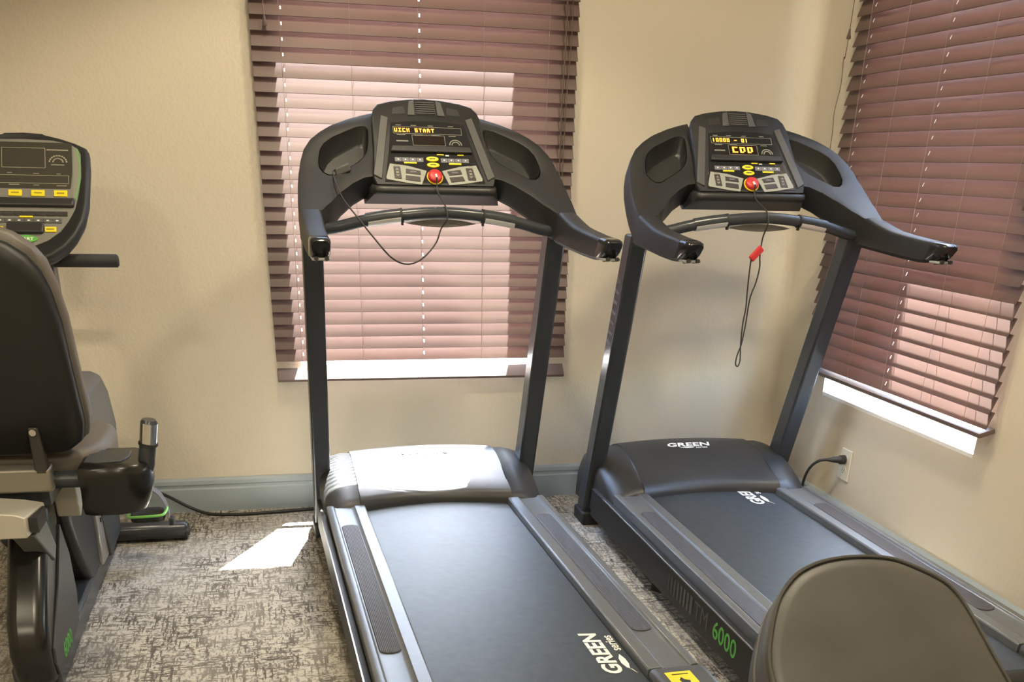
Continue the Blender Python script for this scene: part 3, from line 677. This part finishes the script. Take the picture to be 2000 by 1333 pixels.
bk('bolt', MB().tube([(-.592, 3.265, .195), (-.589, 3.265, .195)], .008, 10), RUBBER, fb)
bk('housing_shell', yz_prism(-.600, -.585, [(3.28, .245), (3.55, .22), (3.60, .10), (3.58, .05), (3.32, .05)]), mat('shell_grey', (.05, .053, .056), .5), fb, .006)
bk('mast', MB().loft([[(BXC-w, y-d, z), (BXC+w, y-d, z), (BXC+w, y+d, z), (BXC-w, y+d, z)] for z, y, w, d in ((.56, 3.36, .058, .06), (.80, 3.40, .045, .045), (1.02, 3.45, .038, .04))]), mat('mast_grey', (.11, .105, .095), .45), BK, .012, 3)
bk('handlebar', MB().tube([(-.905, 3.42, .958), (-.90, 3.42, .958), (-.448, 3.42, .958), (-.443, 3.42, .958)], [.014, .019, .019, .014], 16), RUBBER, smooth=50)
stb = bk('stabiliser', MB().tube([(-.985, 3.60, .037), (-.97, 3.60, .037), (-.37, 3.60, .037), (-.355, 3.60, .037)], [.02, .034, .034, .02], 18), SATIN, smooth=60)
bk('foot_pad', MB().tube([(-.385, 3.60, .034), (-.365, 3.60, .034)], .0335, 14), RUBBER, stb)
# crank and pedal
crk = bk('crank', MB().tube([(-.60, 3.40, .27), (-.565, 3.40, .27)], .022, 14).tube([(-.572, 3.40, .27), (-.565, 3.37, .205)], .013, 10).tube([(-.565, 3.37, .205), (-.50, 3.37, .205)], .007, 8), SILVER)
ped = bk('pedal', MB().loft([[(x, 3.335-d, .185), (x, 3.405+d, .185), (x, 3.41+d, .215), (x, 3.33-d, .21)] for x, d in ((-.512, -.008), (-.495, .006), (-.425, .006), (-.405, -.01))]), RUBBER, BK, .006)
loop = lambda k: [(-.515, 3.335, .214), (-.515, 3.318, .214), (-.500, 3.305, .215), (-.42, 3.305, .217), (-.400, 3.32, .220), (-.394, 3.36, .226)]
bk('pedal_rim', MB().tube(spline(loop(0), 4), .0045, 8), mat('lime_plastic', (.20, .55, .10), .45), ped, label='lime green rim of the pedal')
def strap():
    a = spline([(-.51, 3.37, .21), (-.498, 3.37, .265), (-.46, 3.37, .298), (-.415, 3.37, .272), (-.392, 3.37, .215), (-.392, 3.37, .175)], 5)
    return MB().loft([[(p.x, 3.345, p.z), (p.x, 3.395, p.z), (p.x*1.0, 3.395, p.z+.003), (p.x, 3.345, p.z+.003)] for p in a])
bk('pedal_strap', strap(), mat('strap_grey', (.12, .12, .12), .6), ped)
bk('buckle', MB().box(-.394, -.378, 3.35, 3.39, .165, .19), RUBBER, ped, .004)
for o_ in (ped,): o_.location.z -= .03
# seat rail, seat, backrest
rail = bk('seat_rail', MB().box(-.775, -.563, 2.57, 2.63, .497, .556), ALU, bevel=.006)
bk('rail_screw', MB().tube([(-.70, 2.571, .515), (-.70, 2.568, .515)], .009, 12), RUBBER, rail)
bk('rail_cover', MB().prism([(-.80, 2.44, .425), (-.612, 2.44, .425), (-.608, 2.44, .475), (-.63, 2.44, .484), (-.70, 2.44, .492), (-.80, 2.44, .495)], [(-.80, 2.565, .425), (-.590, 2.565, .43), (-.588, 2.565, .475), (-.63, 2.565, .484), (-.70, 2.565, .492), (-.80, 2.565, .495)]), mat('pale_alu', (.50, .48, .42), .5, metal=.3), rail, .003)
bk('rail_slot', MB().box(-.606, -.586, 2.455, 2.55, .434, .470), RUBBER, rail)
bk('rail_strut', yz_prism(-.655, -.60, [(2.46, .425), (2.60, .425), (2.66, .33), (2.62, .30)]), mat('strut_grey', (.10, .10, .095), .45), rail, .004)
bk('gusset', yz_prism(-.606, -.546, [(2.74, .47), (2.84, .46), (2.82, .40), (2.76, .372)]), mat('cream_bracket', (.52, .49, .42), .5), BK, .004)
bk('rail_tube', MB().tube([(-.575, 2.62, .515), (-.49, 2.62, .515)], .022, 12).box(-.76, -.58, 2.60, 3.10, .455, .50), SATIN)
st = bk('seat_pad', MB().loft([[(BXC+x*s, y, z) for x, y in [(.225*math.copysign(abs(math.cos(a))**.55, math.cos(a)), 2.83+.20*s*math.copysign(abs(math.sin(a))**.6, math.sin(a))) for a in [2*math.pi*k/32 for k in range(32)]]] for z, s in ((.50, .92), (.515, .99), (.555, 1.0), (.572, .97), (.580, .88), (.583, .6))]), PADBROWN, smooth=50)
def back_outline(g=0):
    half = [(.0, .59), (.10, .588), (.160, .596), (.190, .618), (.200, .66), (.199, .78), (.199, .90), (.192, .97), (.180, 1.012), (.158, 1.044), (.125, 1.068), (.08, 1.084), (0, 1.092)]
    half = [(x+g*(1 if x > .02 else 0), z+(g if z > 1.0 else 0)) for x, z in half]
    return half+[(-x, z) for x, z in half[-2:0:-1]]
def back_pt(x, z, d):      # reclined plane: bottom at y 2.60, top at y 2.44 ; d = offset towards the front
    k = (z-.59)/.52; return (BXC+x, 2.60-.16*k+d*.955, z+d*.29)
def back_loft(levels):
    secs = []
    for d, g in levels:
        secs.append([back_pt(x, z, d) for x, z in back_outline(g)])
    return MB().loft(secs)
bs_ = bk('backrest_shell', back_loft([(-.010, -.018), (-.002, -.004), (.012, 0), (.020, 0)]), mat('shell_black', (.010, .010, .010), .5), smooth=50)
bk('shell_trim', back_loft([(.020, .003), (.025, .003)]), SIDEGREY, bs_)
bk('backrest_pad', back_loft([(.025, 0), (.034, .010), (.058, .012), (.075, .002), (.082, -.03)]), PADBROWN, smooth=50)
bk('recline_bracket', MB().prism([(-.60, 2.572, .50), (-.565, 2.572, .50), (-.570, 2.565, .66), (-.595, 2.565, .66)], [(-.60, 2.60, .50), (-.565, 2.60, .50), (-.570, 2.60, .66), (-.595, 2.60, .66)]), mat('bracket_dark', (.03, .028, .024), .45), BK, .006)
bk('bolt', MB().tube([(-.583, 2.566, .648), (-.583, 2.558, .648)], .008, 10), CHROME)
# side handles
def handle(s):
    X = lambda x: BXC+s*(x-BXC)
    def arm_block():
        lo = [(-.500, 2.56), (-.47, 2.545), (-.40, 2.545), (-.355, 2.56), (-.330, 2.60), (-.330, 2.66), (-.345, 2.72), (-.38, 2.745), (-.46, 2.745), (-.500, 2.70)]
        secs = []
        for z, sc, dx in ((.435, .84, -.012), (.455, .92, -.008), (.50, .98, 0), (.535, 1.0, 0), (.553, .985, 0), (.560, .93, 0)):
            cx, cy = -.42, 2.645; secs.append([(X(cx+dx+(x-cx)*sc), cy+(y-cy)*sc, z) for x, y in lo])
        return MB().loft(secs)
    h = bk('handle_block', arm_block(), mat('handle_gloss', (.009, .009, .009), .25), BK, smooth=50)
    rec = [(-.488, 2.60), (-.455, 2.59), (-.40, 2.60), (-.385, 2.64), (-.385, 2.70), (-.46, 2.715), (-.485, 2.69)]
    bk('tray', MB().prism([(X(x), y, .5595) for x, y in rec], [(X(x), y, .5625) for x, y in rec]), mat('tray_dark', (.03, .036, .042), .35), h, .002)
    bk('handle_tube', MB().tube(spline([(X(-.375), 2.62, .52), (X(-.347), 2.615, .535), (X(-.338), 2.612, .57), (X(-.330), 2.61, .605)], 5), .0205, 14), SATIN, h)
    bk('handle_grip', MB().tube([(X(-.330), 2.61, .603), (X(-.321), 2.606, .655)], .0212, 18), CHROME, h)
    bk('handle_ring', MB().tube([(X(-.331), 2.6105, .598), (X(-.330), 2.61, .604)], .0236, 18), RUBBER, h)
    bk('handle_cap', MB().tube([(X(-.321), 2.606, .655), (X(-.320), 2.6055, .662)], [.0208, .0165], 18), SATIN, h)
handle(1); handle(-1)
# bike console
KP, KV, KN = Vector((BXC-.012, 3.44, 1.137)), Vector((0, .667, .745)), Vector((0, -.745, .667))
def kf(u, v, n=0): return KP+Vector((u, 0, 0))+KV*v+KN*n
def kplate(poly, n0, n1): return MB().prism([kf(u, v, n0) for u, v in poly], [kf(u, v, n1) for u, v in poly])
half = [(0, .217), (.054, .214), (.058, .210), (.105, .197), (.147, .181), (.174, .166), (.181, .150), (.182, .093), (.175, -.033), (.163, -.095), (.141, -.143), (.112, -.183), (.077, -.212), (.04, -.230), (0, -.236)]
kout = half+[(-u, v) for u, v in half[-2:0:-1]]
def kloft(levels): return MB().loft([[kf(u*s, v*s2, n) for u, v in kout] for n, s, s2 in levels])
kc = bk('console', kloft([(-.07, .72, .72), (-.05, .93, .93), (-.02, 1, 1), (-.004, 1, 1), (.004, .975, .98), (.006, .94, .955), (.002, .89, .92)]), CHAR, smooth=45)
inner = [(0, .190), (.08, .187), (.128, .176), (.150, .16), (.158, .14), (.158, .06), (.148, -.01), (.138, -.055), (.120, -.095), (.098, -.130), (.065, -.160), (.03, -.178), (0, -.182)]
kin = inner+[(-u, v) for u, v in inner[-2:0:-1]]
bk('console_face', kplate(kin, .001, .0045), mat('face_grey', (.20, .195, .175), .5), kc, .001)
bk('display_panel', kplate([(-.134, .178), (.134, .178), (.134, .075), (.129, .022), (.127, .016), (-.127, .016), (-.129, .022), (-.134, .075)], .0045, .0055), mat('display_dark', (.048, .045, .036), .35), kc)
def kframe(u0, u1, v0, v1, tt=.0014):
    mb = MB()
    for r in ((u0, u1, v0, v0+tt), (u0, u1, v1-tt, v1), (u0, u0+tt, v0, v1), (u1-tt, u1, v0, v1)):
        q = kplate(rect(*r), .0055, .006); mb.add(q.v, q.f)
    return mb
fr_ = kframe(-.060, .060, .087, .158); q = kframe(-.124, .124, .033, .062); fr_.add(q.v, q.f)
bk('display_outline', fr_, mat('outline_print', (.34, .32, .24), .6), kc, smooth=0)
pm = MB()
for (u0, u1, v0, v1) in ((.064, .124, .150, .1535), (.076, .112, .098, .1005), (-.045, -.032, .068, .070), (.026, .042, .067, .069), (.09, .102, .066, .068), (-.040, -.012, .027, .0295), (.026, .042, .026, .028), (.09, .118, .025, .027)):
    q = kplate(rect(u0, u1, v0, v1), .0055, .006); pm.add(q.v, q.f)
for rad in (.026, .016):
    for k in range(10):
        a0, a1 = math.pi*(k+.1)/10, math.pi*(k+.8)/10
        q = kplate([(.095+r*math.cos(a), .108+r*math.sin(a)) for r, a in ((rad, a0), (rad, a1), (rad-.004, a1), (rad-.004, a0))], .0055, .006); pm.add(q.v, q.f)
bk('panel_print', pm, mat('outline_print', (0, 0, 0)), kc, smooth=0)
for s in (1, -1):
    bk('side_accent', kplate([(s*u, v) for u, v in ((.137, .165), (.146, .160), (.155, .10), (.152, .04), (.140, -.018), (.134, -.018), (.137, .06))], .0045, .006), mat('accent_grey', (.24, .24, .20), .5), kc)
    bk('green_edge', kplate([(s*u, v) for u, v in ((.146, .160), (.151, .155), (.158, .10), (.155, .04), (.143, -.022), (.140, -.018), (.152, .04), (.155, .10))], .0045, .0065), mat('green_accent', (.15, .40, .12), .5), kc)
for u in (-.105, -.042, .020, .082):
    yk = bk('yellow_key', kplate(rect(u, u+.037, -.012, .009), .0045, .008), YELLOW, kc, .001)
    bk('key_print', kplate(rect(u+.008, u+.029, -.004, .001), .008, .0083), mat('olive_print', (.35, .27, .02), .6), kc, smooth=0)
bk('ledge', kplate([(-.140, -.022), (.140, -.022), (.137, -.050), (-.137, -.050)], .002, .016), PLASTIC, kc, .005)
for k in range(8): bk('key', kplate(rect(-.118+k*.0297, -.118+k*.0297+.0285, -.079, -.064), .0045, .0075), KEYDARK, kc, .0008, 1)
for k in range(8):
    bk('key', kplate(rect(-.103+k*.0258, -.103+k*.0258+.0248, -.103, -.0875), .0045, .0075), mat('key_mid', (.10, .10, .10), .5), kc, .0008, 1)
    bk('key_dot', kplate(rect(-.103+k*.0258+.009, -.103+k*.0258+.016, -.098, -.094), .0075, .0079), WHITEP, kc, smooth=0)
bk('yellow_label', kplate(rect(-.012, .024, -.086, -.081), .0045, .0082), YELLOW, kc, smooth=0)
bk('knob', kplate([(-.042, -.106), (.050, -.106), (.054, -.112), (.053, -.138), (.048, -.141), (-.040, -.141), (-.046, -.136), (-.046, -.112)], .004, .016), PLASTIC, kc, .005, 3)
for s in (1, -1): bk('yellow_key', kplate([(s*u, v) for u, v in rect(.056, .087, -.134, -.117)], .0045, .008), YELLOW, kc, .001)
for s in (1, -1): bk('key_print', kplate([(s*u, v) for u, v in rect(.060, .081, -.128, -.123)], .008, .0083), mat('olive_print', (0, 0, 0)), kc, smooth=0)
bk('start_key', kplate(ellipse(.001, -.158, .036, .0125, 26), .0045, .0085), mat('start_green', (.12, .42, .08), .45), kc, .001)
KM = Matrix(((1, 0, 0, 0), (0, KV.y, KN.y, 0), (0, KV.z, KN.z, 0), (0, 0, 0, 1)))
bk('start_lettering', text_mb('START', .014, 1.1, .0003).xf(Matrix.Translation(kf(.003, -.160, .0089)) @ KM), WHITEP, kc, smooth=0, label='white START lettering')

# ------------------------------------------------------------------ exercise seat in the foreground
PS = Vector((.87, 1.32, .712)); PN = Vector((0, -.55, .835)); PV = Vector((0, .835, .55))
FS = tag(empty('exercise_seat', (.87, 1.05, 0)), 'dark brown vinyl padded seat with rounded top in the lower right corner', 'exercise seat')
FO = Vector((.87, 1.05, 0))
raw = [(-.200, -.50), (-.212, -.40), (-.214, -.30), (-.212, -.215), (-.206, -.17), (-.187, -.123), (-.166, -.083), (-.146, -.056), (-.112, -.026), (-.074, -.009), (-.038, -.0015), (.008, 0), (.060, -.008), (.098, -.029), (.133, -.057), (.148, -.087), (.154, -.122), (.158, -.163), (.160, -.198), (.163, -.226), (.168, -.30), (.166, -.40), (.152, -.50), (.06, -.55), (-.10, -.55)]
raw = [(p.x, p.y) for p in spline([(*p, 0) for p in raw+[raw[0]]], 3)][:-1]
def sp_(u, v, n): return PS+Vector((u, 0, 0))+PV*v+PN*n-FO
def seat_loft(levels):
    cu, cv_ = -.025, -.27
    return MB().loft([[sp_(cu+(u-cu)*s, cv_+(v-cv_)*s, n) for u, v in raw] for n, s in levels])
link('cushion', seat_loft([(-.056, .985), (-.050, 1.0), (-.012, 1.0), (-.004, .985), (.002, .955), (.004, .9), (.006, .6), (.0065, .2)]).mesh('cushion', VINYL, 50), FS)
link('piping', MB().tube([sp_(-.025+(u+.025)*.99, -.27+(v+.27)*.99, -.001) for u, v in raw+[raw[0]]], .0035, 6).mesh('piping', VINYL, 60), FS)
link('seam', seat_loft([(-.061, 1.002), (-.056, 1.002)]).mesh('seam', mat('seam_grey', (.14, .13, .11), .5), 50), FS)
link('seat_shell', seat_loft([(-.110, .90), (-.098, .975), (-.061, .994)]).mesh('seat_shell', PLASTIC, 50), FS)
link('seat_post', MB().tube([(0, -.10, .50), (0, -.05, .25), (0, 0, .05)], .03, 14).mesh('seat_post', SATIN, 40), FS)
link('seat_base', MB().box(-.20, .20, -.04, .04, 0, .05).box(-.04, .04, -.35, .30, 0, .05).mesh('seat_base', SATIN, 0), FS, .006)
